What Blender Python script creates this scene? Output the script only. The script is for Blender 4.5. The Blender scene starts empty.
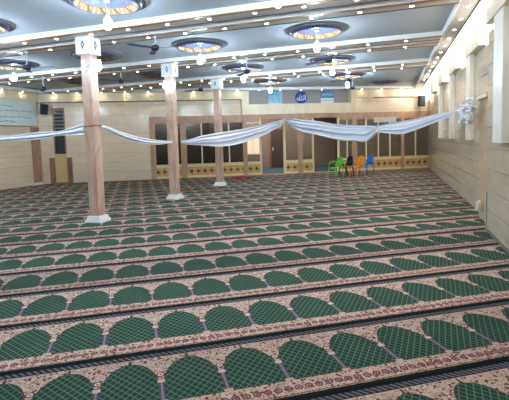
import bpy, bmesh, math, random
from mathutils import Vector, Matrix
random.seed(7)
C = bpy.context.scene.collection
PI = math.pi
sc = bpy.context.scene

# ------------------------------------------------------------------ colour / nodes
def lin(r, g, b):
    f = lambda c: (c/255/12.92) if c/255 <= .04045 else ((c/255+.055)/1.055)**2.4
    return (f(r), f(g), f(b), 1)

class S:
    """socket wrapper with arithmetic, for procedural patterns"""
    def __init__(s, nt, v): s.nt, s.v = nt, v
    def _m(s, op, *a, clamp=False):
        n = s.nt.nodes.new('ShaderNodeMath'); n.operation = op; n.use_clamp = clamp
        for i, x in enumerate((s,)+a):
            x = x.v if isinstance(x, S) else x
            if isinstance(x, (int, float)): n.inputs[i].default_value = x
            else: s.nt.links.new(x, n.inputs[i])
        return S(s.nt, n.outputs[0])
    def __add__(s, o): return s._m('ADD', o)
    __radd__ = __add__
    def __sub__(s, o): return s._m('SUBTRACT', o)
    def __rsub__(s, o): return (s*-1)+o
    def __mul__(s, o): return s._m('MULTIPLY', o)
    __rmul__ = __mul__
    def __truediv__(s, o): return s._m('DIVIDE', o)
    def gt(s, o): return s._m('GREATER_THAN', o)
    def lt(s, o): return s._m('LESS_THAN', o)
    def abs(s): return s._m('ABSOLUTE')
    def frac(s): return s._m('FRACT')
    def sqrt(s): return s._m('SQRT')
    def max(s, o): return s._m('MAXIMUM', o)
    def min(s, o): return s._m('MINIMUM', o)
    def sin(s): return s._m('SINE')
    def floor(s): return s._m('FLOOR')

def mat(name, rgb=(200, 200, 200), rough=.6, metal=0, spec=.5, emit=None, estr=1):
    m = bpy.data.materials.new(name); m.use_nodes = True
    b = m.node_tree.nodes['Principled BSDF']
    b.inputs['Base Color'].default_value = lin(*rgb)
    b.inputs['Roughness'].default_value = rough
    b.inputs['Metallic'].default_value = metal
    b.inputs['Specular IOR Level'].default_value = spec
    if emit:
        b.inputs['Emission Color'].default_value = lin(*emit); b.inputs['Emission Strength'].default_value = estr
    return m

def nodes(m): return m.node_tree, m.node_tree.nodes['Principled BSDF']
def coords(nt):
    t = nt.nodes.new('ShaderNodeTexCoord'); s = nt.nodes.new('ShaderNodeSeparateXYZ')
    nt.links.new(t.outputs['Object'], s.inputs[0])
    return S(nt, s.outputs[0]), S(nt, s.outputs[1]), S(nt, s.outputs[2]), t.outputs['Object']
def mix(nt, f, a, b):
    n = nt.nodes.new('ShaderNodeMix'); n.data_type = 'RGBA'
    f = f.v if isinstance(f, S) else f
    if isinstance(f, (int, float)): n.inputs[0].default_value = f
    else: nt.links.new(f, n.inputs[0])
    for i, x in ((6, a), (7, b)):
        if isinstance(x, tuple): n.inputs[i].default_value = x
        else: nt.links.new(x, n.inputs[i])
    return n.outputs[2]
def noise(nt, vec, scale, detail=3, dist=0):
    n = nt.nodes.new('ShaderNodeTexNoise'); n.inputs['Scale'].default_value = scale
    n.inputs['Detail'].default_value = detail; n.inputs['Distortion'].default_value = dist
    if vec is not None: nt.links.new(vec, n.inputs['Vector'])
    return S(nt, n.outputs['Fac'])
def comb(nt, x, y, z=0):
    n = nt.nodes.new('ShaderNodeCombineXYZ')
    for i, a in enumerate((x, y, z)):
        if isinstance(a, S): nt.links.new(a.v, n.inputs[i])
        else: n.inputs[i].default_value = a
    return n.outputs[0]
def ramp(v, lo, hi):
    n = v.nt.nodes.new('ShaderNodeMapRange'); n.inputs[1].default_value = lo; n.inputs[2].default_value = hi
    v.nt.links.new(v.v, n.inputs[0]); return S(v.nt, n.outputs[0])

def tile_mat(name, rgb, rgb2, tw, th, joint=(120, 105, 85), rough=.22, jw=.008, off=0.5):
    """polished stone tiles in the local x-z plane (y-z for side walls is handled by object rotation)"""
    m = mat(name, rgb, rough); nt, b = nodes(m)
    x, y, z, v = coords(nt)
    row = (z/th).floor()
    fz = (z/th).frac(); fx = (x/tw + row*off).frac()
    jz = (fz*th).lt(jw); jx = (fx*tw).lt(jw*.6)
    vein = ramp(noise(nt, comb(nt, x*.6, z*3.0, y), 2.2, 5, .6), .35, .7)
    col = mix(nt, vein, lin(*rgb), lin(*rgb2))
    cell = (((x/tw + row*off).floor()*12.9898 + row*78.233).sin()*43758.5).frac()
    c2 = mix(nt, cell*.18, col, lin(*[max(0, c-35) for c in rgb]))
    c3 = mix(nt, (jz + jx*.5)._m('MINIMUM', 1.0), c2, lin(*joint))
    nt.links.new(c3, b.inputs['Base Color'])
    return m

def marble_mat(name, a, b_, scale=4, rough=.25, stretch=.35):
    m = mat(name, a, rough); nt, b = nodes(m); x, y, z, v = coords(nt)
    n = ramp(noise(nt, comb(nt, x, y, z*stretch), scale, 6, 1.6), .38, .66)
    nt.links.new(mix(nt, n, lin(*a), lin(*b_)), b.inputs['Base Color'])
    return m

# ------------------------------------------------------------------ mesh builder
class MB:
    def __init__(s): s.v = []; s.f = []; s.mi = []; s.smooth = []
    def add(s, vs, fs, mi=0, sm=False):
        o = len(s.v); s.v += [tuple(p) for p in vs]
        for f in fs: s.f.append([o+i for i in f]); s.mi.append(mi); s.smooth.append(sm)
        return s
    def box(s, x0, x1, y0, y1, z0, z1, mi=0, M=None):
        vs = [Vector((x, y, z)) for x in (x0, x1) for y in (y0, y1) for z in (z0, z1)]
        if M: vs = [M @ p for p in vs]
        return s.add(vs, [(0, 1, 3, 2), (4, 6, 7, 5), (0, 4, 5, 1), (2, 3, 7, 6), (0, 2, 6, 4), (1, 5, 7, 3)], mi)
    def frustum(s, c, w0, w1, z0, z1, mi=0):
        vs = []
        for w, z in ((w0, z0), (w1, z1)):
            for a, b in ((-1, -1), (1, -1), (1, 1), (-1, 1)): vs.append((c[0]+a*w, c[1]+b*w, z))
        return s.add(vs, [(3, 2, 1, 0), (4, 5, 6, 7), (0, 1, 5, 4), (1, 2, 6, 5), (2, 3, 7, 6), (3, 0, 4, 7)], mi)
    def lathe(s, prof, n=32, c=(0, 0, 0), mi=0, close=True, sm=True, mis=None):
        vs = []; fs = []
        for r, z in prof:
            for i in range(n):
                a = 2*PI*i/n; vs.append((c[0]+r*math.cos(a), c[1]+r*math.sin(a), c[2]+z))
        base = len(s.v); s.v += vs
        for j in range(len(prof)-1):
            for i in range(n):
                k = (i+1) % n
                s.f.append([base+j*n+i, base+j*n+k, base+(j+1)*n+k, base+(j+1)*n+i]); s.mi.append(mis[j] if mis else mi); s.smooth.append(sm)
        if close:
            s.f.append([base+i for i in range(n)][::-1]); s.mi.append(mis[0] if mis else mi); s.smooth.append(False)
            s.f.append([base+(len(prof)-1)*n+i for i in range(n)]); s.mi.append(mis[-1] if mis else mi); s.smooth.append(False)
        return s
    def tube(s, pts, r, n=8, mi=0, rs=None):
        pts = [Vector(p) for p in pts]; rings = []
        for i, p in enumerate(pts):
            d = (pts[min(i+1, len(pts)-1)] - pts[max(i-1, 0)]).normalized()
            a = d.cross(Vector((0, 0, 1)));
            if a.length < 1e-3: a = d.cross(Vector((1, 0, 0)))
            a.normalize(); b = d.cross(a); rr = rs[i] if rs else r
            rings.append([p + a*rr*math.cos(2*PI*k/n) + b*rr*math.sin(2*PI*k/n) for k in range(n)])
        base = len(s.v)
        for q in rings: s.v += [tuple(x) for x in q]
        for j in range(len(rings)-1):
            for k in range(n):
                l = (k+1) % n
                s.f.append([base+j*n+k, base+j*n+l, base+(j+1)*n+l, base+(j+1)*n+k]); s.mi.append(mi); s.smooth.append(True)
        s.f.append([base+k for k in range(n)][::-1]); s.mi.append(mi); s.smooth.append(False)
        s.f.append([base+(len(rings)-1)*n+k for k in range(n)]); s.mi.append(mi); s.smooth.append(False)
        return s
    def prism(s, poly, z0, z1, mi=0, M=None):
        n = len(poly)
        vs = [Vector((x, y, z)) for z in (z0, z1) for x, y in poly]
        if M: vs = [M @ p for p in vs]
        fs = [list(range(n))[::-1], list(range(n, 2*n))] + [(i, (i+1) % n, n+(i+1) % n, n+i) for i in range(n)]
        return s.add(vs, fs, mi)
    def build(s, name, mats, parent=None, bevel=0, kind=None, loc=None, rotz=0):
        me = bpy.data.meshes.new(name); me.from_pydata(s.v, [], s.f)
        if not isinstance(mats, (list, tuple)): mats = [mats]
        for m in mats: me.materials.append(m)
        for p, i, q in zip(me.polygons, s.mi, s.smooth): p.material_index = i; p.use_smooth = q
        bm = bmesh.new(); bm.from_mesh(me); bmesh.ops.recalc_face_normals(bm, faces=bm.faces); bm.to_mesh(me); bm.free()
        o = bpy.data.objects.new(name, me); C.objects.link(o)
        if parent: o.parent = parent
        if loc: o.location = loc
        o.rotation_euler.z = rotz
        if bevel:
            b = o.modifiers.new('bevel', 'BEVEL'); b.width = bevel; b.segments = 2; b.limit_method = 'ANGLE'
        if kind: o['kind'] = kind
        return o

def tag(o, label, cat, group=None, kind=None):
    o['label'] = label; o['category'] = cat
    if group: o['group'] = group
    if kind: o['kind'] = kind
    return o
def empty(name, loc, rotz=0, label=None, cat=None, group=None):
    o = bpy.data.objects.new(name, None); C.objects.link(o); o.location = loc; o.rotation_euler.z = rotz
    o.empty_display_size = .1
    if label: tag(o, label, cat, group)
    return o
def copy_tree(o, parent=None):
    c = o.copy(); C.objects.link(c); c.parent = parent
    for ch in list(o.children): copy_tree(ch, c)
    return c
def struct(mb, name, m, **k): return mb.build(name, m, kind='structure', **k)

# ------------------------------------------------------------------ measures of the hall
XL, XR, XN = -13.8, 1.68, 1.50          # left wall, right wall, nearer (thicker) right wall
YN = 8.0                                 # where the thicker right wall ends
ZC, ZB = 3.84, 3.74                      # coffers, underside of the beams
BA = .4762; CB, SB = math.cos(BA), math.sin(BA)
D0 = 21.2986*CB                          # skewed back wall: distance from the origin
YBACK = -4.0
def BWp(t, off=0, z=0): return Vector((t*CB-(D0+off)*SB, t*SB+(D0+off)*CB, z))
def yb(x): return 21.2986+math.tan(BA)*x
BACK = BWp(0)                            # local frame origin of the back wall: x along, y away from the hall
TL = (XL+D0*SB)/CB; TR = (XR+D0*SB)/CB   # wall ends
print('TL TR', TL, TR)

# ------------------------------------------------------------------ materials
M = {}
M['tile_back'] = tile_mat('beige_stone_tiles', (220, 201, 174), (228, 211, 186), 1.2, .40, (168, 148, 120), .16)
M['tile_left'] = tile_mat('beige_stone_tiles_left', (218, 198, 172), (226, 208, 184), 1.2, .40, (140, 120, 95), .3)
M['tile_right'] = tile_mat('cream_polished_tiles', (200, 183, 160), (212, 196, 174), 1.3, .335, (124, 112, 96), .16)
M['band'] = marble_mat('pale_beige_stone', (222, 205, 170), (232, 219, 190), 2, .35)
M['pier'] = marble_mat('cream_marble', (216, 205, 180), (228, 219, 198), 2, .35)
M['white_marble'] = marble_mat('white_marble', (240, 232, 214), (246, 240, 226), 3, .35)
M['orange_tile'] = tile_mat('amber_tile', (206, 180, 142), (214, 190, 154), .9, .18, (184, 156, 118), .25)
M['ceil'] = mat('ceiling_grey', (186, 193, 198), .85)
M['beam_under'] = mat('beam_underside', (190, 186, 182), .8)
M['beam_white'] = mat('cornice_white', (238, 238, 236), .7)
M['gold'] = mat('gold_trim', (176, 128, 66), .45, .25)
M['dark_line'] = mat('dark_edge_strip', (96, 82, 74), .7)  # dark edges of beams and soffit; also paints the shadow line under the band
M['pink_marble'] = marble_mat('pink_veined_marble', (204, 172, 154), (176, 136, 116), 3.2, .22, .3)
M['brown_vein_marble'] = marble_mat('brown_veined_marble', (176, 138, 116), (150, 110, 90), 3.2, .3, .3)
M['brown_marble'] = marble_mat('brown_marble', (150, 110, 84), (122, 86, 64), 4, .3)
M['plinth'] = mat('white_plinth', (226, 228, 226), .5)
M['capital'] = mat('white_capital', (232, 234, 236), .5)
M['diamond'] = mat('dark_diamond', (70, 78, 92), .5)
M['post'] = marble_mat('rose_wood_post', (190, 154, 126), (168, 128, 100), 4, .35)
M['cream_frame'] = mat('cream_gold_frame', (220, 200, 156), .4)
M['black'] = mat('black_plastic', (28, 30, 36), .45)
M['steel_dark'] = mat('dark_blue_metal', (42, 58, 78), .4, .3)
M['rod'] = mat('white_rod', (205, 215, 220), .5)
M['blade'] = mat('grey_blue_blade', (88, 104, 124), .45)
M['cord'] = mat('lamp_cord', (190, 195, 200), .6)
M['bulb'] = mat('cool_lamp_glow', (255, 255, 255), .4, emit=(208, 233, 255), estr=100)
M['bulb_dim'] = mat('small_lamp_glow', (255, 255, 255), .4, emit=(205, 232, 255), estr=7)
M['spot'] = mat('downlight_glow', (255, 255, 255), .4, emit=(255, 240, 214), estr=30)
M['spot_ring'] = mat('downlight_ring', (235, 232, 225), .4)
M['daylight'] = mat('daylit_pane', (255, 255, 255), .4, emit=(255, 250, 240), estr=2.3)
M['teal'] = mat('teal_carpet', (44, 70, 82), .9)
M['taupe'] = mat('taupe_wall', (130, 112, 100), .7)
M['taupe_d'] = mat('dark_brown_wood', (62, 46, 42), .5)
M['grey_recess'] = mat('grey_recess_wall', (150, 152, 152), .8)
M['yellow_board'] = marble_mat('yellow_board', (204, 176, 124), (196, 168, 114), 2, .5)
M['navy_glass'] = mat('dusky_glass', (52, 56, 64), .12)
M['louver'] = mat('louver_slat', (150, 140, 125), .4)
M['red'] = mat('red_cloth', (168, 36, 52), .9)

def glass(name, tint, refl=.12):
    m = bpy.data.materials.new(name); m.use_nodes = True; nt = m.node_tree; nt.nodes.clear()
    o = nt.nodes.new('ShaderNodeOutputMaterial'); mx = nt.nodes.new('ShaderNodeMixShader')
    t = nt.nodes.new('ShaderNodeBsdfTransparent'); g = nt.nodes.new('ShaderNodeBsdfGlossy')
    t.inputs[0].default_value = lin(*tint); g.inputs['Roughness'].default_value = .12; g.inputs[0].default_value = (.85, .85, .85, 1)
    lw = nt.nodes.new('ShaderNodeFresnel'); lw.inputs[0].default_value = 1.5
    f = S(nt, lw.outputs[0]) + refl
    nt.links.new(f.v, mx.inputs[0]); nt.links.new(t.outputs[0], mx.inputs[1]); nt.links.new(g.outputs[0], mx.inputs[2])
    nt.links.new(mx.outputs[0], o.inputs[0]); return m
M['glass'] = glass('tinted_glass', (225, 210, 195), .30)
M['glass_dark'] = glass('smoky_glass', (165, 160, 162), .05)

def gold_panel():
    m = mat('gold_fretwork_panel', (222, 190, 120), .4); nt, b = nodes(m); x, y, z, v = coords(nt)
    P = .29
    u = ((x/P).frac()-.5).abs()*P; w = (z-.30).abs()
    d = u*1.0 + w
    ring = ((d-.085).abs()).lt(.014); core = ((u*u+w*w).sqrt()).lt(.05); petal = ((u*w*90).lt(.06))*((u*u+w*w).sqrt().lt(.17))
    edge = w.gt(.19)
    fl = noise(nt, v, 26, 3, 1.5)
    c = mix(nt, ((fl-.5).abs()).lt(.05), lin(222, 196, 136), lin(150, 106, 50)); c = mix(nt, petal, c, lin(160, 114, 50))
    c = mix(nt, ring, c, lin(140, 92, 42)); c = mix(nt, core, c, lin(96, 52, 30)); c = mix(nt, edge, c, lin(226, 206, 150))
    nt.links.new(c, b.inputs['Base Color']); return m
M['gold_panel'] = gold_panel()

def dome_mat():
    m = mat('painted_floral_dome', (150, 170, 190), .3); nt, b = nodes(m); x, y, z, v = coords(nt)
    r = (x*x+y*y).sqrt()
    at = x._m('ARCTAN2', y)
    pet = (at*12).sin(); p2 = (at*12+1.5).sin()
    vo = nt.nodes.new('ShaderNodeTexVoronoi'); vo.inputs['Scale'].default_value = 22; nt.links.new(v, vo.inputs['Vector'])
    sp = S(nt, vo.outputs['Distance'])
    c = mix(nt, ramp(sp, .1, .55), lin(128, 146, 166), lin(66, 84, 118))
    c = mix(nt, ((r*40).sin()+pet*.7).gt(.9), c, lin(120, 102, 84))
    c = mix(nt, r.gt(.30)*(pet.gt(.1)), c, lin(112, 84, 84))
    c = mix(nt, (r.lt(.12))*(p2.gt(-.2)), c, lin(44, 70, 120))
    nt.links.new(c, b.inputs['Base Color']); return m
M['dome'] = dome_mat()
def rim_mat(name, a, b_, n):
    m = mat(name, a, .3); nt, b = nodes(m); x, y, z, v = coords(nt)
    at = x._m('ARCTAN2', y); p = (at*n).sin(); q = (at*(n/3.0)+z*30).sin()
    c = mix(nt, p.gt(0), lin(*a), lin(*b_)); c = mix(nt, q.gt(.75), c, lin(110, 44, 60) if n > 40 else lin(100, 66, 34))
    nt.links.new(c, b.inputs['Base Color']); return m
M['rim_blue'] = rim_mat('blue_bead_rim', (36, 58, 112), (96, 116, 148), 60)
M['rim_gold'] = rim_mat('gold_petal_ring', (150, 134, 102), (126, 98, 60), 36)
M['moulding'] = mat('ceiling_rose_moulding', (132, 132, 140), .6)

# --- prayer carpet: one strip, local x along the strip, local y across (0..ROW), arches point to +y
ROW, NP, GAP = .8778, .415, .505
def carpet_mat(name, k):
    m = mat(name, (60, 90, 75), 1.0, spec=.1); nt, b = nodes(m); x, y, z, v = coords(nt)
    def cc(r, g, bb): return lin(r*k, g*k, bb*k)
    w = y/ROW
    a = ((x-GAP)/NP).frac(); h = (a-.5).abs()                     # 0 in the middle of the arch, .5 on the pillar
    wob = noise(nt, v, 60, 2)
    # floral ground
    vo = nt.nodes.new('ShaderNodeTexVoronoi'); vo.inputs['Scale'].default_value = 31; nt.links.new(v, vo.inputs['Vector'])
    dd = S(nt, vo.outputs['Distance']); sc_ = nt.nodes.new('ShaderNodeSeparateColor'); nt.links.new(vo.outputs['Color'], sc_.inputs[0])
    rr = S(nt, sc_.outputs[0]); gg = S(nt, sc_.outputs[1])
    fl = mix(nt, dd.lt(.36)*rr.gt(.55), cc(212, 181, 164), cc(124, 46, 50))
    fl = mix(nt, dd.lt(.30)*gg.gt(.70), fl, cc(52, 58, 66))
    scroll = noise(nt, v, 34, 3, 1.2)
    fl = mix(nt, ((scroll-.5).abs()).lt(.03), fl, cc(112, 84, 70))
    # regular blossoms in the border
    bx = ((x/.07).frac()-.5)*.07; by = (w-.135)*ROW
    rad = (bx*bx+by*by).sqrt()
    bord = mix(nt, ((rad-.022).abs()).lt(.006), fl, cc(112, 60, 70)); bord = mix(nt, rad.lt(.012), bord, cc(150, 70, 76))
    # niche with lattice
    p, q = x/.056, y/.056*.8
    la = ((p+q).frac()-.5).abs().gt(.42); lb = ((p-q).frac()-.5).abs().gt(.42)
    gr = mix(nt, la.max(lb), cc(42, 67, 54), cc(100, 126, 108))
    gr = mix(nt, ramp(noise(nt, v, 3, 2), .3, .7)*.25, gr, cc(32, 52, 46))
    # arch outline: straight jambs, rounded shoulder, little point
    t = ((w-.50)/.335)._m('MAXIMUM', 0.0).min(1.0)
    half = ((1-t*t)._m('MAXIMUM', 0.0)).sqrt()*.34 + ((1-t)._m('MAXIMUM', 0.0))._m('POWER', .62)*.112
    point = (1-((w-.80)/.055).max(0.0)).max(0.0)*.06
    half = half.max(point*(w.lt(.862)))
    niche = h.lt(half)*w.gt(.245)
    outline = h.lt(half+.022)*w.gt(.235)
    pill = (h.gt(.462))*(w.gt(.27))*(w.lt(.50))
    pillc = mix(nt, h.gt(.485)*(((y/.022).frac()).gt(.45)), cc(84, 88, 112), cc(190, 154, 148))
    cap = (h.gt(.44))*(w.gt(.50))*(w.lt(.54))
    medal = ((((a+.5).frac()-.5)*NP)*(((a+.5).frac()-.5)*NP) + ((w-.615)*ROW)*((w-.615)*ROW)).sqrt()
    col = fl
    col = mix(nt, outline, col, cc(96, 66, 60)); col = mix(nt, niche, col, gr)
    col = mix(nt, pill, col, pillc); col = mix(nt, cap, col, cc(222, 178, 170))
    col = mix(nt, medal.lt(.030), col, cc(60, 50, 60)); col = mix(nt, medal.lt(.021), col, cc(220, 194, 180)); col = mix(nt, medal.lt(.008), col, cc(110, 50, 56))
    col = mix(nt, (h.gt(.43))*(w.gt(.235))*(w.lt(.27)), col, cc(206, 160, 150))
    col = mix(nt, w.lt(.225), col, bord)
    col = mix(nt, w.lt(.066)*w.gt(.055), col, cc(118, 62, 64))
    col = mix(nt, w.lt(.048), col, cc(20, 30, 28))
    band = mix(nt, (((x+y*.8)/.045).frac().gt(.62)), cc(54, 50, 60), cc(120, 112, 118))
    col = mix(nt, w.gt(.895), col, cc(200, 170, 152))
    col = mix(nt, w.gt(.912), mix(nt, w.gt(.902), col, cc(30, 30, 34)), band)
    col = mix(nt, w.gt(.972), col, cc(24, 30, 30))
    nt.links.new(col, b.inputs['Base Color'])
    return m
M['carpet'] = carpet_mat('green_prayer_carpet', 1.0)
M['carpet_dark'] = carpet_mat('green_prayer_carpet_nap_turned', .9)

# ------------------------------------------------------------------ shell
b = MB(); b.box(XL-.2, XR+.3, YBACK-.2, 24, -.2, -.012); struct(b, 'floor', mat('concrete_floor', (120, 112, 104), .9))

# walls. right wall: local x runs along +Y of the hall
def wall_box(name, m, loc, rotz, length, z0, z1, thick, **k):
    return struct(MB().box(0, length, 0, thick, z0, z1), name, m, loc=loc, rotz=rotz)
# right wall (far, thinner) and near wall: rotated -90deg so that local x -> -Y ; outward thickness
YE = yb(XR)
def rwall(name, x, y0, y1, z0, z1, th, m):
    # local x from 0 at y1 down to y0 ; local y -> +X
    return struct(MB().box(0, y1-y0, 0, th, z0, z1), name, m, loc=(x, y1, 0), rotz=-PI/2)
rwall('wall_right', XR, YN, YE+.3, 0, 3.2, .3, M['tile_right'])
rwall('wall_right', XN, YBACK, YN, 0, 3.2, .48, M['tile_right'])
# left wall local x -> +Y, local y -> -X
struct(MB().box(0, yb(XL)-YBACK+.4, 0, .2, 0, 3.42), 'wall_left', M['tile_left'], loc=(XL, YBACK, 0), rotz=PI/2)
struct(MB().box(0, yb(XL)-YBACK+.4, -.10, .2, 3.42, 4.2), 'trim_1', M['band'], loc=(XL, YBACK, 0), rotz=PI/2)
struct(MB().box(0, XR-XL+.4, 0, .2, 0, 4.2), 'wall_near', M['tile_left'], loc=(XL-.2, YBACK-.2, 0))

# back wall, local frame (x along t, y away)
def bw(mb, name, m, **k): return struct(mb, name, m, loc=tuple(BACK), rotz=BA, **k)
WL, WR = -5.22, -4.74                   # narrow window beside the left corner
b = MB()
b.box(TL-.3, WL, 0, .25, 0, 2.65); b.box(WR, -1.29, 0, .25, 0, 2.65)
b.box(TL-.3, WL, 0, .25, 2.65, 3.38); b.box(WL, WR, 0, .25, 3.16, 3.38); b.box(WR, 2.69, 0, .25, 2.65, 3.38)
b.box(8.0, TR+.3, 0, .25, 2.65, 3.38)
bw(b, 'wall_back', M['tile_back'])
# upper stone band, a little proud of the wall, its shadow line below coloured in as a dark strip
b = MB()
b.box(TL-.3, 2.72, -.10, .25, 3.385, 4.2, 0); b.box(TL-.3, 2.72, -.06, .1, 3.355, 3.385, 1)
b.box(7.77, TR+.3, -.10, .25, 3.385, 4.2, 0); b.box(8.9, TR+.3, -.06, .1, 3.355, 3.385, 1)
b.box(2.72, 3.05, -.10, .25, 2.70, 4.2, 0); b.box(3.05, 7.77, -.10, .25, 2.70, 3.15, 0); b.box(7.77, 8.0, -.10, .25, 2.70, 3.385, 0)
bw(b, 'trim_2', [M['band'], M['dark_line']])
b = MB(); b.box(3.05, 7.77, .22, .3, 3.15, 4.2); bw(b, 'wall_gallery', M['grey_recess'])

# ------------------------------------------------------------------ ceiling with coffers and paired beams
b = MB(); b.box(XL-.2, 1.37, YBACK-.2, 24, ZC, ZC+.1, 0)
struct(b, 'ceiling', [M['ceil']])
XIN, XOUT = 1.09, 1.37
ntrim = [3]
def trim(mb, mats, **k):
    o = struct(mb, 'trim_%d' % ntrim[0], mats, **k); ntrim[0] += 1; return o
beamsY = [-.05, 3.45, 6.95, 10.45, 13.95]
for y in beamsY:
    for y0, y1 in ((y, y+.42), (y+.70, y+1.07)):
        xl = max(XL, (y1-21.2986)/math.tan(BA)+.1)
        b = MB()
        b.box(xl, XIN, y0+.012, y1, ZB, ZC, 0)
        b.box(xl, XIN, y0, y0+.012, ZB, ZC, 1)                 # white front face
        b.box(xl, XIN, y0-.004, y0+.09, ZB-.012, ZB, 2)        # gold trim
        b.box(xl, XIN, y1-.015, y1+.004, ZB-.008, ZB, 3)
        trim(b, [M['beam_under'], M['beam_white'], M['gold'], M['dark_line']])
# perimeter soffit on the right with its light slot
b = MB(); b.box(XIN, XOUT, YBACK, yb(XIN)-.1, ZB, ZC, 0); b.box(XIN-.03, XIN, YBACK, yb(XIN)-.1, ZB-.01, ZC, 1); b.box(XOUT, XOUT+.015, YBACK, yb(XOUT)-.1, ZB-.02, ZC+.14, 2)
trim(b, [M['beam_under'], M['beam_white'], M['dark_line']])
# along the back wall
b = MB(); b.box(TL, TR, -.42, -.08, ZB, ZC, 0); b.box(TL, TR, -.45, -.42, ZB-.01, ZC, 1)
trim(b, [M['beam_under'], M['beam_white']], loc=tuple(BACK), rotz=BA)
# left
b = MB(); b.box(XL, XL+.35, YBACK, yb(XL)+.1, ZB, ZC, 0); b.box(XL+.35, XL+.38, YBACK, yb(XL)+.1, ZB-.01, ZC, 1)
trim(b, [M['beam_under'], M['beam_white']])
# raised slot ceiling over the clerestory
b = MB(); b.box(XOUT, XR+.5, YBACK, 24, 4.6, 4.7); b.box(XOUT-.02, XOUT, YBACK, 24, ZC+.1, 4.7)
trim(b, [M['beam_white']])

# ------------------------------------------------------------------ right wall: piers, white strips, clerestory panes
piersY = [1.5, 4.5, 7.6, 10.8, 13.75, 16.7, 19.8]
for i, y in enumerate(piersY):
    near = y < YN
    xw = XN if near else XR
    x0 = xw-.12
    y0 = y-1.55
    b = MB().box(x0, xw+.02, y0, y, 3.25, 3.76); b.box(xw+.02, xw+.22, y0, y, 3.2, 3.76)
    trim(b, [M['pier']])
    if i < 6:
        b = MB().box(xw-.10, xw-.002, y-1.02 if near else y-.52, y-.48 if near else y-.02, 1.45, 3.25)
        trim(b, [M['white_marble']], bevel=.006)
nw = 1
edges = [(YBACK, piersY[0]-1.55)] + [(piersY[i], piersY[i+1]-1.55) for i in range(6)] + [(piersY[6], YE+.1)]
for y0, y1 in edges:
    if y1-y0 < .1: continue
    x = (XN if y0 < YN-1 else XR)+.12
    f = MB(); f.box(x-.03, x+.05, y0, y1, 3.2, 3.25); f.box(x-.03, x+.05, y0, y0+.05, 3.25, 3.78); f.box(x-.03, x+.05, y1-.05, y1, 3.25, 3.78)
    win = struct(f, 'window_%d' % nw, M['beam_white'])
    MB().box(x, x+.02, y0+.05, y1-.05, 3.25, 3.8).build('pane', M['daylight'], win)
    MB().box(x, x+.02, y0-.775, y1+.77, 3.8, 4.6).build('upper_pane', M['daylight'], win)
    nw += 1
# amber tiled pilaster with its stone top and foot
t = empty('pilaster', (XR, 8.7, 0), 0, 'amber tiled pilaster on the right wall where the cloth bundle is tied', 'pilaster')
MB().box(-.44, .44, .0, .09, 0, 2.2).build('shaft', M['orange_tile'], t, rotz=-PI/2)
MB().box(-.16, -.004, -.42, .42, 2.2, 2.27).build('cap', M['pier'], t, bevel=.01)
for c_ in t.children:
    if c_.name.startswith('shaft'): c_.location = (-.094, 0, 0)
fb = MB().lathe([(.04, 0), (.07, .03), (.05, .09), (.06, .14), (.02, .2)], 12, (-.14, .1, .16)); fb.build('foot_ornament', M['pier'], t)
b = MB().box(XN-.012, XN-.001, 7.93, 8.0, .002, .62); tag(b.build('corner_guard', mat('pale_green_plastic', (146, 158, 142), .5)), 'pale green corner guard at the foot of the nearer right wall', 'corner guard')

# ------------------------------------------------------------------ carpet strips
CA = .5765; cc_, ss_ = math.cos(CA), math.sin(CA); CO = 2.3756
def clip(poly, a, b_, c):      # keep a*x+b*y<=c
    out = []
    for i in range(len(poly)):
        p, q = poly[i], poly[(i+1) % len(poly)]
        dp, dq = a*p[0]+b_*p[1]-c, a*q[0]+b_*q[1]-c
        if dp <= 0: out.append(p)
        if dp*dq < 0:
            s = dp/(dp-dq); out.append((p[0]+(q[0]-p[0])*s, p[1]+(q[1]-p[1])*s))
    return out
def to_world(u, w): return (cc_*u-ss_*w, ss_*u+cc_*w)
def to_loc(x, y, w0): return (cc_*x+ss_*y, -ss_*x+cc_*y-w0)
rng = random.Random(3)
for k in range(-4, 30):
    w0 = CO+ROW*k
    base = [to_world(-40, w0), to_world(40, w0), to_world(40, w0+ROW-.006), to_world(-40, w0+ROW-.006)]
    polys = []
    for far in (0, 1):
        p = clip(base, -1, 0, -(XL+.01)); p = clip(p, 0, -1, -(YBACK+.01)) if p else p
        p = clip(p, -math.tan(BA), 1, 21.2986-.17) if p else p
        if far: p = clip(p, 1, 0, XR-.01) if p else p; p = clip(p, 0, -1, -YN-.02) if p else p
        else: p = clip(p, 1, 0, XN-.04) if p else p; p = clip(p, 0, 1, YN+.02) if p else p
        if len(p) > 2: polys.append([to_loc(x, y, w0) for x, y in p])
    if not polys: continue
    b = MB()
    for p in polys: b.prism(p, -.012, 0)
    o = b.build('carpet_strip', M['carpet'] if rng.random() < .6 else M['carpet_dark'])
    o.location = (-ss_*w0, cc_*w0, 0); o.rotation_euler.z = CA
    tag(o, 'long green prayer carpet strip with a row of arches and floral borders', 'carpet', 'prayer carpet strips covering the floor')

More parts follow.
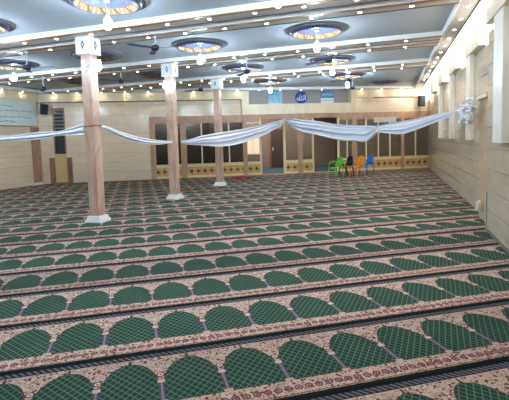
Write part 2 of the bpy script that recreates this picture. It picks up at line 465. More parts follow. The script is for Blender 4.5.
# ------------------------------------------------------------------ columns
def make_column():
    t = empty('column', (0, 0, 0))
    b = MB().frustum((0, 0), .19, .18, 0, .06); b.frustum((0, 0), .165, .145, .06, .13)
    b.build('base', M['plinth'], t, bevel=.006)
    MB().box(-.112, .112, -.112, .112, .13, 3.46).build('shaft', M['pink_marble'], t, bevel=.006)
    cp = MB().box(-.172, .172, -.172, .172, 3.40, ZB).build('capital', M['capital'], t, bevel=.006)
    for i in range(4):
        R = Matrix.Rotation(i*PI/2, 4, 'Z')
        d = MB()
        zc = 3.58
        out = [(0, .095), (.042, 0), (0, -.095), (-.042, 0)]; inn = [(x*.5, y*.5) for x, y in out]
        for a in range(4):
            q = [out[a], out[(a+1) % 4], inn[(a+1) % 4], inn[a]]
            vs = [R @ Vector((x, -.1725-.004*s, zc+z)) for s in (0, 1) for x, z in q]
            d.add(vs, [(3, 2, 1, 0), (4, 5, 6, 7), (0, 1, 5, 4), (1, 2, 6, 5), (2, 3, 7, 6), (3, 0, 4, 7)])
        d.build('diamond_ornament', M['diamond'], cp)
    return t
XC = -5.79
colspec = [(7.37, 'pink marble square column nearest the camera with a red cord tied round it'),
           (10.76, 'pink marble square column in the middle of the row of three'),
           (14.16, 'pink marble square column farthest back, nearest the glazed partition')]
col0 = make_column()
for i, (y, lb) in enumerate(colspec):
    c = col0 if i == 0 else copy_tree(col0)
    c.location = (XC, y, 0); tag(c, lb, 'column', 'columns down the middle of the hall', 'thing')
# cord round the first column
b = MB()
r = .124
pts = [(XC+r*a, 7.37+r*c, 1.97+dz) for a, c, dz in ((-1, -1, 0), (1, -1, .01), (1, 1, .02), (-1, 1, 0), (-1, -1, .0))]
b.tube(pts, .008, 6); tag(b.build('cord', mat('red_cord', (170, 50, 60), .8)), 'thin red cord tied round the nearest column', 'cord')

# ------------------------------------------------------------------ ceiling roses with hanging lamps
def make_rose():
    b = MB()
    prof = [(.645, 0), (.645, -.02), (.61, -.035), (.575, -.02), (.545, -.045)]
    o = b.lathe(prof, 48, close=False).build('ceiling_rose', M['moulding'])
    MB().lathe([(.545, -.045), (.52, -.085), (.495, -.095), (.475, -.085)], 48, close=False).build('bead_rim', M['rim_blue'], o)
    MB().lathe([(.475, -.085), (.43, -.03), (.40, -.012)], 48, close=False).build('petal_ring', M['rim_gold'], o)
    MB().lathe([(.40, -.012), (.25, -.006), (.02, -.004)], 48, close=True).build('painted_disc', M['dome'], o)
    return o
def make_lamp():
    t = empty('pendant_lamp', (0, 0, 0))
    MB().lathe([(.045, -.03), (.05, 0)], 14).build('canopy', M['rod'], t)
    MB().tube([(0, 0, -.02), (0, 0, -.22)], .006, 6).build('cord', M['cord'], t)
    MB().lathe([(.02, -.20), (.03, -.22), (.03, -.27)], 12).build('socket', M['rod'], t)
    MB().lathe([(.022, -.27), (.045, -.29), (.06, -.32), (.062, -.37), (.052, -.42), (.03, -.445), (.005, -.45)], 16).build('bulb', M['bulb'], t)
    return t
roses = [(-4.2, 5.85, 1, 'second from the right in the nearest bay'), (-7.1, 5.95, 1, 'cut by the left edge in the nearest bay'), (-1.45, 5.85, 1, ''), 
         (-1.46, 9.15, 1, 'rightmost in the second bay'), (-4.2, 9.3, 1, 'in the second bay beyond the nearest column'), (-6.95, 9.15, 0, 'behind the capital of the nearest column'), (-9.7, 9.2, 1, 'leftmost in the second bay'),
         (-1.6, 12.75, 1, 'rightmost in the third bay'), (-4.34, 12.8, 1, 'in the third bay, right of the middle column'), (-7.35, 12.65, 0, 'in the third bay left of the middle column'), (-10.2, 12.45, 0, 'in the third bay left of the nearest column'),
         (-1.5, 16.2, 1, 'rightmost of the two lit ones in the last bay'), (-4.42, 16.25, 1, 'left one of the last bay, above the pictures'), (-.23, 18.7, 0, 'unlit, in the far right corner of the ceiling'),
         (-4.2, 2.4, 1, ''), (-9.7, 5.9, 1, ''), (-1.45, 2.4, 1, ''), (-8.2, 2.4, 1, ''), (-12.2, 2.4, 1, ''), (-3.0, -1.2, 1, ''), (-8.5, -1.2, 1, ''), (-12.4, 9.2, 1, '')]
rose0 = make_rose(); lamp0 = make_lamp(); used = [0, 0]
for i, (x, y, lit, where) in enumerate(roses):
    seen = bool(where)
    if seen:
        r = rose0 if not used[0] else copy_tree(rose0); used[0] = 1
        r.location = (x, y, ZC)
        tag(r, 'round painted ceiling rose, '+where, 'ceiling rose', 'ceiling roses')
    if lit:
        l = lamp0 if not used[1] else copy_tree(lamp0); used[1] = 1
        l.location = (x, y, ZC-.004)
        tag(l, ('glowing lamp under the rose '+where) if seen else 'glowing white lamp on the ceiling outside the view', 'lamp', 'hanging lamps')
# extra lamp pair seen beside the columns
def wall_lamp(y, zs, xs, label):
    t = empty('twin_lamp', (XC, y, 0), 0, label, 'lamp', 'twin lamps on the columns')
    for x, z in zip(xs, zs):
        MB().tube([(0, -.006, z+.04), (x*.6, -.03, z+.12), (x, -.09, z+.12)], .008, 6).build('arm', M['rod'], t)
        MB().lathe([(.02, z+.14), (.026, z+.10), (.034, z+.07), (.045, z+.02), (.042, z-.03), (.025, z-.055), (.004, z-.06)], 14, (x, -.09, 0)).build('bulb', M['bulb_dim'], t)
wall_lamp(7.37-.118, (3.01, 3.10), (.22, .40), 'pair of glowing lamps fixed to the top of the nearest column')
wall_lamp(10.76-.118, (3.12, 3.11), (-.07, .10), 'pair of glowing lamps fixed to the top of the middle column')

# ------------------------------------------------------------------ downlights
def make_spot():
    b = MB().lathe([(.044, 0), (.044, -.010), (.032, -.012)], 16, mis=[0, 0], close=False)
    b.lathe([(.032, -.006), (.029, -.010)], 16, mi=1)
    return b.build('downlight', [M['spot_ring'], M['spot']])
spot0 = make_spot(); su = [0]
def spot(x, y, z, label, group):
    o = spot0 if not su[0] else spot0.copy()
    if su[0]: C.objects.link(o)
    su[0] = 1
    o.location = (x, y, z); tag(o, label, 'downlight', group)
names = ['', '', 'first', 'second', 'third']
for bi in (2, 3, 4):
    y = beamsY[bi]
    for r_, (yy, nm) in enumerate(((y+.18, 'near'), (y+.90, 'far'))):
        for k in range(17):
            x = .33-.835*k
            if x < -9.6 and bi == 2: continue
            if x < -13.4 or yy > yb(x)-.5: continue
            spot(x, yy, ZB, 'small round downlight in the %s strip of the %s ceiling beam from the camera' % (nm, names[bi]), 'downlights, %s strip of the %s beam' % (nm, names[bi]))
for k in range(15):
    y = 6.6+.843*k
    if y < yb(1.25)-.5: spot(1.24, y, ZB, 'small round downlight in the soffit along the right wall', 'downlights along the right wall')
t_ = TL+.7
while t_ < TR-.6:
    p = BWp(t_, -.25); spot(p.x, p.y, ZB, 'small round downlight in the soffit along the back wall', 'downlights along the back wall'); t_ += .95
for k in range(3):
    spot(XL+.18, yb(XL)-.9-.95*k, ZB, 'small round downlight in the soffit over the wall banner', 'downlights over the banner')

# ------------------------------------------------------------------ ceiling fans
def make_fan(drop, name='ceiling_fan'):
    t = empty(name, (0, 0, 0))
    MB().lathe([(.03, -.06), (.05, 0)], 12).build('canopy', M['rod'], t)
    MB().tube([(0, 0, 0), (0, 0, -drop+.04)], .013, 8).build('rod', M['rod'], t)
    MB().lathe([(.03, -drop+.06), (.075, -drop+.035), (.09, -drop), (.08, -drop-.04), (.03, -drop-.06)], 20).build('motor', M['steel_dark'], t)
    for i in range(3):
        a = 2*PI*i/3; R = Matrix.Rotation(a, 4, 'Z')
        b = MB()
        sec = [(.09, .03), (.16, .045), (.60, .062), (.64, .05)]
        vs = []
        for x, w in sec:
            for s in (-1, 1):
                for dz in (-.004, .004): vs.append(R @ Vector((x, s*w, -drop-.015+dz+s*w*.12)))
        fs = []
        for j in range(3):
            o = j*4
            fs += [(o, o+4, o+6, o+2), (o+1, o+3, o+7, o+5), (o, o+1, o+5, o+4), (o+2, o+6, o+7, o+3)]
        fs += [(0, 2, 3, 1), (12, 13, 15, 14)]
        b.add(vs, fs).build('blade', M['blade'], t)
    return t
fan0 = make_fan(.36); fu = 0
for x, y, dz, rz, w in [(-4.5, 7.8, ZB+.13, .12, 'right of the nearest column, seen under the first beam'), (-7.77, 7.75, ZB, .2, 'at the left, hanging under the first beam'),
                 (-7.47, 10.9, ZC-.04, .1, 'between the nearest and the middle column'), (-10.29, 10.85, ZB, .3, 'farthest left, in front of the banner end'),
                 (-1.3, 14.8, ZC, 1.2, 'in front of the rightmost rose of the last bay'), (-1.45, 10.82, ZC, .7, 'at the right, hanging under the second beam'),
                 (-3.58, 10.85, ZB, .2, 'under the second beam near the third-bay lamp'), (-1.4, 17.3, ZC, .5, 'farthest back, in front of the picture recess'),
                 (-6.6, 14.55, ZC, 1.0, 'just right of the middle column capital')]:
    f = fan0 if not fu else copy_tree(fan0); fu = 1
    f.location = (x, y, dz); f.rotation_euler.z = rz
    tag(f, 'dark ceiling fan '+w, 'ceiling fan', 'ceiling fans')

# ------------------------------------------------------------------ glazed partition in the back wall
P = empty('glazed_partition', tuple(BACK), BA, 'rose wood and gold glazed partition across the back of the hall', 'partition')
MB().box(-1.29, TR-.02, -.06, .10, 2.50, 2.70).build('header', M['post'], P)
posts = [(-1.29, -1.07), (0.0, .26), (2.74, 2.93), (5.24, 5.47), (7.82, 8.07), (10.24, 10.40)]
for a, c in posts: MB().box(a, c, -.06, .10, 0, 2.5).build('post', M['post'], P, bevel=.008)
jambs = [(3.50, 3.58), (4.58, 4.68), (5.92, 6.00), (7.14, 7.22)]
for a, c in jambs: MB().box(a, c, -.045, .06, 0, 2.5).build('jamb', M['cream_frame'], P)
for m_ in (-.30, .92, 2.12, 7.60, 8.52, 9.12, 9.70, 10.98): MB().box(m_-.03, m_+.03, -.03, .05, .6, 2.5).build('mullion', M['cream_frame'], P)
panels = [(-1.07, 0.0, 1), (.26, 2.74, 1), (2.93, 3.50, 0), (4.68, 5.24, 0), (5.47, 5.92, 0), (7.22, 7.82, 0), (8.07, 10.24, 0), (10.40, TR-.02, 0)]
for a, c, dk in panels:
    MB().box(a, c, -.03, .03, .02, .56).build('lower_panel', M['gold_panel'], P)
    MB().box(a, c, -.045, .045, .56, .62).build('rail', M['cream_frame'], P)
    MB().box(a, c, -.045, .045, 0, .05).build('rail', M['cream_frame'], P)
    MB().box(a, c, -.045, .045, 2.38, 2.50).build('rail', M['post'], P)
    MB().box(a, c, 0, .012, .62, 2.38).build('glass_pane', M['glass_dark'] if dk else M['glass'], P)
# pale transom panel
MB().box(8.9, 10.0, -.05, -.02, 2.22, 2.46).build('transom_panel', mat('pale_transom', (188, 186, 180), .4), P)
MB().box(-1.29, TR-.02, -.12, .1, -.01, .03).build('sill', M['post'], P)

# room beyond the partition
b = MB(); b.box(-3, TR+3, .3, 4.6, -.2, .0); bw(b, 'floor', M['teal'])
b = MB(); b.box(-3, TR+3, 4.5, 4.7, 0, 3.2); bw(b, 'wall_beyond', M['taupe'])
b = MB(); b.box(-3.1, -3, .25, 4.7, 0, 3.2); bw(b, 'wall_beyond', M['taupe'])
b = MB(); b.box(TR+3, TR+3.1, .25, 4.7, 0, 3.2); bw(b, 'wall_beyond', M['taupe'])
b = MB(); b.box(TR+.2, TR+3.1, .2, .4, 0, 3.2); bw(b, 'wall_beyond', M['taupe'])
b = MB(); b.box(-3, TR+3, .3, 4.7, 3.1, 3.2); bw(b, 'ceiling', M['ceil'])
# doors and frames on the wall beyond
n = 1
for a, c in ((4.95, 5.75), (1.2, 2.1), (8.7, 9.6), (-1.2, -.2)):
    b = MB(); b.box(a-.08, c+.08, 4.42, 4.5, 0, 2.25)
    d = bw(b, 'door_%d' % n, M['brown_marble'])
    MB().box(a, c, 4.38, 4.42, .02, 2.15).build('leaf', M['taupe_d'], d)
    MB().box(a+.08, a+.11, 4.32, 4.38, .95, 1.15).build('handle', M['rod'], d)
    n += 1
b = MB(); b.box(3.5, 4.35, 4.40, 4.5, .75, 2.45); w_ = bw(b, 'window_%d' % nw, M['beam_white'])
MB().box(3.56, 3.90, 4.38, 4.40, .81, 1.75).build('pane', mat('lit_room_pane', (235, 238, 240), .5, emit=(240, 244, 250), estr=.8), w_)
MB().box(3.95, 4.29, 4.38, 4.40, .81, 1.75).build('pane', bpy.data.materials['lit_room_pane'], w_)
b = MB()
for i in range(9):
    x = 3.5+.85*i/8; z = 1.75+.35*math.sin(PI*i/8)**.5 if 0 < i < 8 else 1.7
    b.box(x-.055, x+.055, 4.30, 4.37, z, 2.5)
tag(b.build('valance', M['taupe_d'], loc=tuple(BACK), rotz=BA), 'dark arched valance over the white window beyond the glass', 'curtain')
ld = bpy.data.lights.new('beyond_fill', 'AREA'); ld.energy = 42; ld.size = 2.5; ld.color = (1, .93, .85)  # area light added to brighten the room beyond, no fitting there
lo = bpy.data.objects.new('beyond_fill', ld); C.objects.link(lo); lo.location = tuple(BWp(5.0, 2.4, 3.05))
tag(lo, 'added area light brightening the room beyond the partition', 'light')

# ------------------------------------------------------------------ narrow window at the left end of the back wall
b = MB()
b.box(WL, WR, .05, .2, 3.10, 3.16); b.box(WL, WL+.05, -.03, .2, 1.22, 3.16); b.box(WR-.05, WR, -.03, .2, 1.22, 3.16)
wn = bw(b, 'window_%d' % (nw+1), M['brown_marble'])
MB().box(WL+.05, WR-.05, .10, .12, 1.22, 3.10).build('pane', M['navy_glass'], wn)
for i in range(6):
    z = 2.30+.15*i; MB().box(WL+.05, WR-.05, .02, .09, z, z+.03).build('slat', M['louver'], wn)
tag(MB().box(WL+.0, WR+.0, -.05, -.002, .052, 1.24).build('board', M['yellow_board'], loc=tuple(BACK), rotz=BA, bevel=.006), 'plain yellow board standing below the narrow louvred window', 'board')
tag(MB().box(WL-.21, WL-.01, -.09, -.002, 0, 1.09).build('side_post', M['brown_marble'], loc=tuple(BACK), rotz=BA, bevel=.006), 'short dark brown post left of the yellow board', 'post', 'posts beside the yellow board')
tag(MB().box(WR+.01, WR+.2, -.09, -.002, 0, 1.09).build('side_post', M['brown_marble'], loc=tuple(BACK), rotz=BA, bevel=.006), 'short dark brown post right of the yellow board', 'post', 'posts beside the yellow board')
MB2 = MB().box(WL+.0, WR+.0, -.09, -.002, 0, .05); tag(MB2.build('threshold', M['brown_marble'], loc=tuple(BACK), rotz=BA), 'dark brown threshold under the yellow board', 'threshold')

# ------------------------------------------------------------------ left wall: banner and brown pilaster
YC = yb(XL)
t = empty('wall_pilaster', (XL, YC-.27, 0), 0, 'reddish brown marble pilaster on the left wall next to the corner', 'pilaster')
MB().box(0.001, .06, -.20, .20, .10, 2.36).build('shaft', M['brown_vein_marble'], t)
MB().box(0.001, .09, -.24, .20, 0, .10).build('base', M['plinth'], t)
bn = empty('wall_banner', (XL, YC-.12, 0), 0, 'long pale blue banner with lines of script high on the left wall', 'banner')
MB().box(.002, .03, -7.0, 0, 2.42, 3.42).build('sheet', mat('pale_blue_cloth', (214, 228, 228), .7), bn)
MB().box(.002, .04, -7.0, 0, 2.38, 2.42).build('lower_hem', mat('tan_hem', (170, 140, 110), .6), bn)
ink = mat('grey_blue_ink', (96, 126, 142), .7)
for zz, y0, y1 in ((3.16, -6.2, -1.3), (2.98, -6.9, -.35), (2.74, -6.9, -.3), (2.58, -6.4, -1.2)):
    b = MB(); y = y0
    while y < y1:
        L = random.uniform(.12, .3); pts = []
        for i in range(9):
            s = i/8; pts.append((.032, y+L*s, zz+.035*math.sin(s*random.uniform(6, 12)+i)*(1 if i % 2 else .4)))
        b.tube(pts, .008, 4)
        if random.random() < .5: b.box(.03, .036, y+L*.4, y+L*.4+.02, zz+.06, zz+.08)
        y += L+random.uniform(.03, .09)
    b.build('script_line', ink, bn)

# ------------------------------------------------------------------ loudspeakers
def speaker(loc, rotz, w, h, d, tilt, label):
    t = empty('loudspeaker', loc, rotz, label, 'loudspeaker', 'wall loudspeakers')
    Mx = Matrix.Rotation(tilt, 4, 'X')
    MB().box(-w/2, w/2, -d, 0, -h/2, h/2, M=Mx).build('cabinet', M['black'], t, bevel=.012)
    MB().box(-w/2+.02, w/2-.02, -d-.012, -d, -h/2+.02, h/2-.02, M=Mx).build('grille', mat('speaker_grille', (44, 50, 60), .7), t)
    MB().box(-.02, .02, -.05, .16, -.03, .03).build('bracket', M['black'], t)
p = BWp(-5.52, -.20, 3.13); speaker((p.x, p.y, 3.12), BA+.75, .25, .42, .2, .3, 'black loudspeaker tilted down beside the banner at the left')
p = BWp(11.15, -.17, 3.18); speaker((p.x, p.y, 3.16), BA-.1, .26, .50, .22, .12, 'black loudspeaker on the back wall by the right corner')

# ------------------------------------------------------------------ pictures in the grey recess
def pic(t0, t1, z0, z1, label, build):
    o = empty('wall_picture', tuple(BWp((t0+t1)/2, .2, 0)), BA, label, 'picture'); w = t1-t0
    build(o, w, z0, z1)
blue1 = mat('cyan_blue_paint', (70, 150, 200), .6); blue2 = mat('deep_blue_paint', (28, 74, 150), .6); pale = mat('pale_print', (220, 232, 238), .6)
def p1(o, w, z0, z1):
    MB().box(-w/2, w/2, -.02, .02, z0, z1).build('sheet', mat('light_blue_print', (150, 196, 216), .6), o)
    b = MB()
    for i in range(26):
        x = random.uniform(-w/2+.08, w/2-.08); z = random.uniform(z0+.15, z1-.06); r = random.uniform(.02, .06)
        b.tube([(x-r, -.024, z), (x, -.026, z+r*.8), (x+r, -.024, z-r*.3)], .014, 5)
    b.build('script', blue1, o)
    b = MB()
    for i in range(8): b.box(-w/2+.04+i*.07, -w/2+.08+i*.07, -.025, -.02, z0+.03, z0+.07)
    b.build('lettering', pale, o)
def p2(o, w, z0, z1):
    c = (z0+z1)/2; r = (z1-z0)/2
    b = MB(); n = 40
    vs = [(r*math.cos(2*PI*i/n), y, c+r*math.sin(2*PI*i/n)) for y in (-.03, .02) for i in range(n)]
    b.add(vs, [list(range(n)), list(range(n, 2*n))[::-1]]+[(i, (i+1) % n, n+(i+1) % n, n+i) for i in range(n)]); b.build('disc', blue2, o)
    b = MB()
    b.tube([(.20, -.036, c-.12), (.20, -.036, c+.14)], .018, 6)
    b.tube([(.13, -.036, c+.12), (.12, -.036, c-.10), (.05, -.036, c-.13), (.02, -.036, c-.08), (.02, -.036, c+.08)], .018, 6)
    b.tube([(.02, -.036, c-.10), (-.06, -.036, c-.13), (-.08, -.036, c-.06), (-.08, -.036, c+.05)], .018, 6)
    b.tube([(-.08, -.036, c-.11), (-.16, -.036, c-.13), (-.22, -.036, c-.06), (-.17, -.036, c+.0), (-.12, -.036, c-.07)], .018, 6)
    b.tube([(-.10, -.036, c+.13), (-.06, -.036, c+.10), (-.02, -.036, c+.14)], .012, 6)
    b.build('script', pale, o)
def p3(o, w, z0, z1):
    m_ = z0+(z1-z0)*.45
    MB().box(-w/2, w/2, -.02, .02, m_, z1).build('upper_print', blue1, o)
    MB().box(-w/2, w/2, -.02, .02, z0, m_).build('lower_print', pale, o)
    b = MB()
    for i in range(7): b.tube([(-w/2+.06+i*.075, -.025, m_+.10), (-w/2+.09+i*.075, -.025, m_+.22), (-w/2+.12+i*.075, -.025, m_+.12)], .011, 5)
    b.build('script', pale, o)
    b = MB()
    for i in range(5): b.tube([(-w/2+.06+i*.11, -.025, m_-.07), (-w/2+.11+i*.11, -.025, m_-.14), (-w/2+.15+i*.11, -.025, m_-.08)], .011, 5)
    b.build('lettering', mat('grey_lettering', (120, 130, 150), .6), o)
pic(3.98, 4.62, 3.14, 3.72, 'light blue script picture, leftmost in the grey recess', p1)
pic(5.22, 5.80, 3.16, 3.72, 'round dark blue emblem with white script in the grey recess', p2)
pic(6.45, 7.05, 3.14, 3.72, 'blue and white picture, rightmost in the grey recess', p3)

# ------------------------------------------------------------------ plastic chairs
def make_chair(rgb, seat_rgb=None):
    m = mat('moulded_plastic_%d' % rgb[0], rgb, .4)
    t = empty('plastic_chair', (0, 0, 0))        # faces -Y locally
    b = MB()
    # seat, slightly dished
    vs = []; nx, ny = 6, 6
    for j in range(ny+1):
        for i in range(nx+1):
            x = -.19+.38*i/nx; y = -.20+.38*j/ny; vs.append((x, y, .40-.015*(1-(2*i/nx-1)**2)-(.02 if j == 0 else 0)))
    n0 = len(vs); vs += [(a, c, z-.018) for a, c, z in vs]
    fs = []
    for j in range(ny):
        for i in range(nx):
            a = j*(nx+1)+i; fs.append((a, a+1, a+nx+2, a+nx+1)); fs.append((n0+a, n0+a+nx+1, n0+a+nx+2, n0+a+1))
    for i in range(nx):
        fs.append((i, n0+i, n0+i+1, i+1)); a = ny*(nx+1)+i; fs.append((a, a+1, n0+a+1, n0+a))
    for j in range(ny):
        a = j*(nx+1); fs.append((a, a+nx+1, n0+a+nx+1, n0+a)); a += nx; fs.append((a, n0+a, n0+a+nx+1, a+nx+1))
    b.add(vs, fs, sm=False); b.build('seat', m, t)
    # backrest: curved rounded shell with slots
    b = MB(); ns = 12
    def bp(u, v): # u -1..1, v 0..1
        half = .19*(1-.35*max(0, v-.55)**1.5*2)
        return Vector((u*half, .19+.07*v-.05*u*u, .40+.42*v-.05*u*u*v))
    for s in range(5):                # vertical bars
        u0 = -.98+s*.40; u1 = u0+.36
        q = []
        for k in range(6):
            v = .06+.70*k/5; q.append((bp(u0, v), bp(u1, v)))
        vv = []; ff = []
        for a, c in q: vv += [a, c, a+Vector((0, .014, 0)), c+Vector((0, .014, 0))]
        for k in range(5):
            o = k*4; ff += [(o, o+1, o+5, o+4), (o+2, o+6, o+7, o+3), (o, o+4, o+6, o+2), (o+1, o+3, o+7, o+5)]
        b.add(vv, ff)
    vv = []; ff = []
    for i in range(ns+1):
        u = -1+2*i/ns
        for v in (.70, 1.0): p = bp(u, v); vv += [p, p+Vector((0, .016, 0))]
    for i in range(ns):
        o = i*4; ff += [(o, o+4, o+6, o+2), (o+1, o+3, o+7, o+5), (o+2, o+6, o+7, o+3), (o, o+1, o+5, o+4)]
    b.add(vv, ff); b.build('backrest', m, t)
    for s in (-1, 1):
        b = MB(); b.tube([(s*.20, .20, .60), (s*.215, .12, .625), (s*.22, 0, .615), (s*.215, -.13, .60), (s*.205, -.18, .55), (s*.195, -.19, .40)], .018, 8, rs=[.014, .02, .024, .022, .018, .018])
        b.build('armrest', m, t)
        b = MB(); b.tube([(s*.185, -.185, .40), (s*.205, -.21, 0)], .02, 8, rs=[.026, .016]); b.build('leg', m, t)
        b = MB(); b.tube([(s*.175, .175, .40), (s*.20, .22, 0)], .02, 8, rs=[.026, .016]); b.build('leg', m, t)
    return t
for (x, y, rz, rgb, lb) in [(-2.06, 17.12, -.75, (96, 190, 60), 'lime green plastic armchair at the left end of the row of four'),
                            (-1.70, 17.50, -.75, (38, 28, 36), 'black plastic armchair between the green and the orange one'),
                            (-1.30, 17.72, -.75, (238, 150, 34), 'orange plastic armchair between the black and the blue one'),
                            (-.94, 18.06, -.75, (30, 112, 190), 'blue plastic armchair at the right end of the row of four')]:
    c = make_chair(rgb); c.location = (x, y, .006); c.rotation_euler.z = rz; tag(c, lb, 'chair', 'plastic chairs by the partition')

# ------------------------------------------------------------------ red cloth on the floor
b = MB(); n = 18; vs = []
for i in range(n+1):
    for j in range(n+1):
        u = i/n*2-1; v = j/n*2-1; rr = 1+.15*math.sin(3*math.atan2(v, u)+1)
        x = .36*u*rr; y = .26*v*rr
        z = max(.006, .02+.05*(1-u*u)*(1-v*v)*(1+math.sin(u*9+v*4)*.5)+.012*math.sin(u*14)*math.cos(v*11))
        vs.append((x, y, z))
fs = [(i*(n+1)+j, (i+1)*(n+1)+j, (i+1)*(n+1)+j+1, i*(n+1)+j+1) for i in range(n) for j in range(n)]
b.add(vs, fs, sm=True); o = b.build('crumpled_cloth', M['red'], loc=(-6.0, 17.05, 0), rotz=.4)
s_ = o.modifiers.new('thick', 'SOLIDIFY'); s_.thickness = .006
tag(o, 'crumpled red cloth lying on the carpet before the partition', 'cloth')

# ------------------------------------------------------------------ hanging cloth curtain
def cloth_mat():
    m = mat('white_blue_drape', (226, 230, 238), .8, spec=.2); nt, b = nodes(m)
    tx = nt.nodes.new('ShaderNodeUVMap'); s = nt.nodes.new('ShaderNodeSeparateXYZ'); nt.links.new(tx.outputs[0], s.inputs[0])
    v = S(nt, s.outputs[1]); u = S(nt, s.outputs[0])
    st = ramp(((v*11).sin()*.5+(v*27+u*.6).sin()*.35), 0.2, .7)
    nt.links.new(mix(nt, st, lin(244, 243, 246), lin(184, 198, 222)), b.inputs['Base Color'])
    nt.links.new(b.outputs[0], nt.nodes['Material Output'].inputs[0])
    return m
M['drape'] = cloth_mat()
def drape(pts, tops, bots, name, folds=5, amp=.05, seed=1, per=14):
    """gathered cloth swag along plan points with given upper and lower heights"""
    rnd = random.Random(seed); n = len(pts); P_ = []
    def cr(a, i, s):
        g = lambda k: a[max(0, min(len(a)-1, k))]
        p0, p1, p2, p3 = g(i-1), g(i), g(i+1), g(i+2)
        return .5*((2*p1)+(p2-p0)*s+(2*p0-5*p1+4*p2-p3)*s*s+(3*p1-p0-3*p2+p3)*s**3)
    xs = [p[0] for p in pts]; ys = [p[1] for p in pts]
    rows = []
    for i in range(n-1):
        for k in range(per):
            s = k/per; rows.append((xs[i]+(xs[i+1]-xs[i])*s, ys[i]+(ys[i+1]-ys[i])*s, cr(tops, i, s), cr(bots, i, s)))
    rows.append((xs[-1], ys[-1], tops[-1], bots[-1]))
    nv = 40; vs = []; uv = []
    L = 0
    for r_, (x, y, zt, zb) in enumerate(rows):
        q = rows[min(r_+1, len(rows)-1)]; p = rows[max(r_-1, 0)]
        d = Vector((q[0]-p[0], q[1]-p[1], 0)).normalized(); nn = Vector((d.y, -d.x, 0))
        if r_: L += math.hypot(x-rows[r_-1][0], y-rows[r_-1][1])
        hgt = zt-zb; a = min(amp, hgt*.28)
        for j in range(nv+1):
            v = j/nv
            off = a*(math.sin(v*folds*2*PI+L*.35)+.4*math.sin(v*folds*4.3*PI+L*.8+seed))
            dz = .10*hgt*math.sin(v*folds*2*PI+1.2+L*.2)*math.sin(PI*v)
            vs.append(Vector((x, y, zt-hgt*v+dz))+nn*off); uv.append((L, v))
    w = nv+1; fs = [(i*w+j, (i+1)*w+j, (i+1)*w+j+1, i*w+j+1) for i in range(len(rows)-1) for j in range(nv)]
    me = bpy.data.meshes.new(name); me.from_pydata([tuple(v) for v in vs], [], fs); me.materials.append(M['drape'])
    ul = me.uv_layers.new(name='UVMap')
    for p in me.polygons:
        p.use_smooth = True
        for li in p.loop_indices: ul.data[li].uv = uv[me.loops[li].vertex_index]
    o = bpy.data.objects.new(name, me); C.objects.link(o)
    s = o.modifiers.new('thick', 'SOLIDIFY'); s.thickness = .004
    return o
def knot(x, y, z, r, parent=None):
    b = MB().lathe([(r*.5, -r), (r, -r*.4), (r*.9, .2*r), (r*.4, r)], 12, (x, y, z)); return b.build('knot', M['drape'], parent)
o = drape([(-9.4, 7.35), (-8.4, 7.3), (-7.85, 7.25), (-7.0, 7.22), (-6.5, 7.22), (-6.2, 7.24), (-5.94, 7.27)],
          [1.86, 1.88, 1.855, 1.90, 1.895, 1.96, 2.03], [1.66, 1.70, 1.73, 1.74, 1.80, 1.80, 1.80], 'cloth_swag', 2, .03, 1)
tag(o, 'pale cloth swag running from the nearest column out of the left edge', 'cloth', 'cloth swags across the hall')
ko = o
k1 = knot(-6.5, 7.22, 1.85, .035, o); k2 = knot(-7.82, 7.24, 1.79, .035, o)
o = drape([(-5.63, 7.45), (-5.70, 8.2), (-5.74, 9.0), (-5.76, 9.9), (-5.74, 10.6)],
          [1.99, 1.855, 1.735, 1.655, 1.62], [1.93, 1.74, 1.60, 1.545, 1.575], 'cloth_swag', 2, .035, 2)
tag(o, 'thin blue white cloth swag between the nearest and the middle column', 'cloth', 'cloth swags across the hall')
o = drape([(-5.62, 10.92), (-5.60, 11.3), (-5.56, 12.1), (-5.38, 13.2), (-5.15, 14.65), (-4.88, 16.33), (-4.59, 18.17), (-4.50, 18.62)],
          [1.63, 1.65, 1.76, 1.866, 1.986, 2.165, 2.39, 2.43], [1.56, 1.51, 1.466, 1.404, 1.49, 1.731, 2.10, 2.30], 'cloth_swag', 3, .07, 3)
tag(o, 'wide white and blue cloth swag from the middle column to the partition post', 'cloth', 'cloth swags across the hall')
o = drape([(-4.36, 18.68), (-4.02, 18.2), (-3.37, 17.3), (-2.5, 16.07), (-1.58, 14.78), (-1.02, 13.99), (-.66, 13.49), (-.38, 13.10)],
          [2.43, 2.44, 2.33, 2.20, 2.03, 1.95, 1.92, 1.89], [2.28, 2.09, 1.87, 1.69, 1.496, 1.466, 1.44, 1.70], 'cloth_swag', 3, .08, 4)
tag(o, 'wide sagging white and blue cloth swag right of the partition post, above the chairs', 'cloth', 'cloth swags across the hall')
k3 = knot(-.40, 13.12, 1.74, .05, o)
o = drape([(-.34, 13.04), (-.03, 12.58), (.30, 12.10), (.62, 11.63), (.885, 11.235), (1.17, 10.82), (1.30, 10.62)],
          [1.89, 1.93, 1.96, 2.0, 2.036, 2.084, 2.10], [1.70, 1.654, 1.628, 1.716, 1.828, 1.937, 1.99], 'cloth_swag', 3, .04, 5)
tag(o, 'white cloth swag rising to the bundle on the right wall', 'cloth', 'cloth swags across the hall')
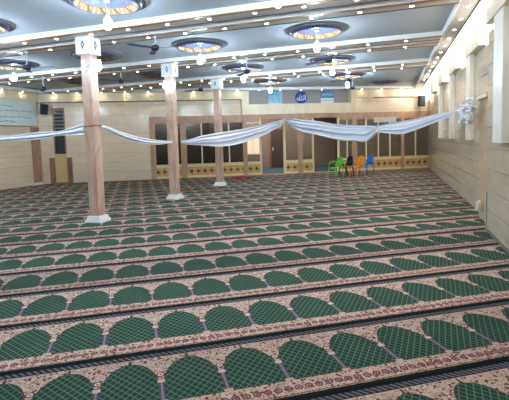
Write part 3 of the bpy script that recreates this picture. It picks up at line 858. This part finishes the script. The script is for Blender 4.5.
# bundle hanging at the right wall
rod = MB().tube([(1.35, 10.62, 2.10), (1.46, 10.2, 2.16), (1.47, 9.3, 2.20)], .014, 8).build('cloth_rope', M['drape'])
tag(rod, 'twisted cloth rope that carries the two hanging bundles at the right wall', 'rope')
def bundle(pieces, seed):
    t = None
    for i, (y0, y1, zt, zb, x) in enumerate(pieces):
        p = drape([(x-.03, y0), (x, (y0+y1)/2), (x-.02, y1)], [zt, zt+.02, zt-.01], [zb+.07, zb, zb+.05], 'cloth_bundle' if t is None else 'hanging_tail', 2, .05, seed+i, per=12)
        if t is None: t = p
        else: p.parent = t
    return t
o = bundle([(10.25, 9.65, 2.17, 1.92, 1.42), (10.05, 9.80, 1.95, 1.72, 1.40), (9.72, 9.55, 2.0, 1.80, 1.42)], 6)
tag(o, 'left of the two bunched blue and white cloths hanging at the right wall', 'cloth', 'cloth bundles at the right wall')
o = bundle([(9.40, 8.75, 2.24, 1.98, 1.42), (9.3, 8.95, 2.0, 1.76, 1.40), (8.78, 8.62, 2.22, 1.90, 1.41)], 11)
tag(o, 'right of the two bunched cloths hanging beside the amber pilaster', 'cloth', 'cloth bundles at the right wall')

# ------------------------------------------------------------------ camera
f, cx, cy = 428.7407, 244.9334, 173.6225
yaw, pit, rol = -.3298, .0787, -.03
fw = Vector((math.sin(yaw)*math.cos(pit), math.cos(yaw)*math.cos(pit), -math.sin(pit)))
r = fw.cross(Vector((0, 0, 1))).normalized(); u = r.cross(fw)
R = math.cos(rol)*r+math.sin(rol)*u; U = -math.sin(rol)*r+math.cos(rol)*u
cam = bpy.data.cameras.new('camera'); co = bpy.data.objects.new('camera', cam); C.objects.link(co)
m3 = Matrix((R, U, -fw)).transposed(); co.matrix_world = Matrix.Translation((0, 0, 1.6)) @ m3.to_4x4()
cam.sensor_width = 36; cam.lens = f/509*36; cam.shift_x = (254.5-cx)/509; cam.shift_y = (cy-200)/509
cam.clip_start = .05; cam.clip_end = 200
sc.camera = co

# ------------------------------------------------------------------ world, view
w = bpy.data.worlds.new('world'); sc.world = w; w.use_nodes = True
w.node_tree.nodes['Background'].inputs[0].default_value = (.8, .9, 1, 1); w.node_tree.nodes['Background'].inputs[1].default_value = .3
sc.view_settings.view_transform = 'Standard'; sc.view_settings.look = 'None'
sc.view_settings.gamma = 1; sc.view_settings.exposure = 1.95
sc.cycles.max_bounces = 8; sc.cycles.diffuse_bounces = 5; sc.cycles.glossy_bounces = 4; sc.cycles.transparent_max_bounces = 16
sc.cycles.sample_clamp_indirect = 6
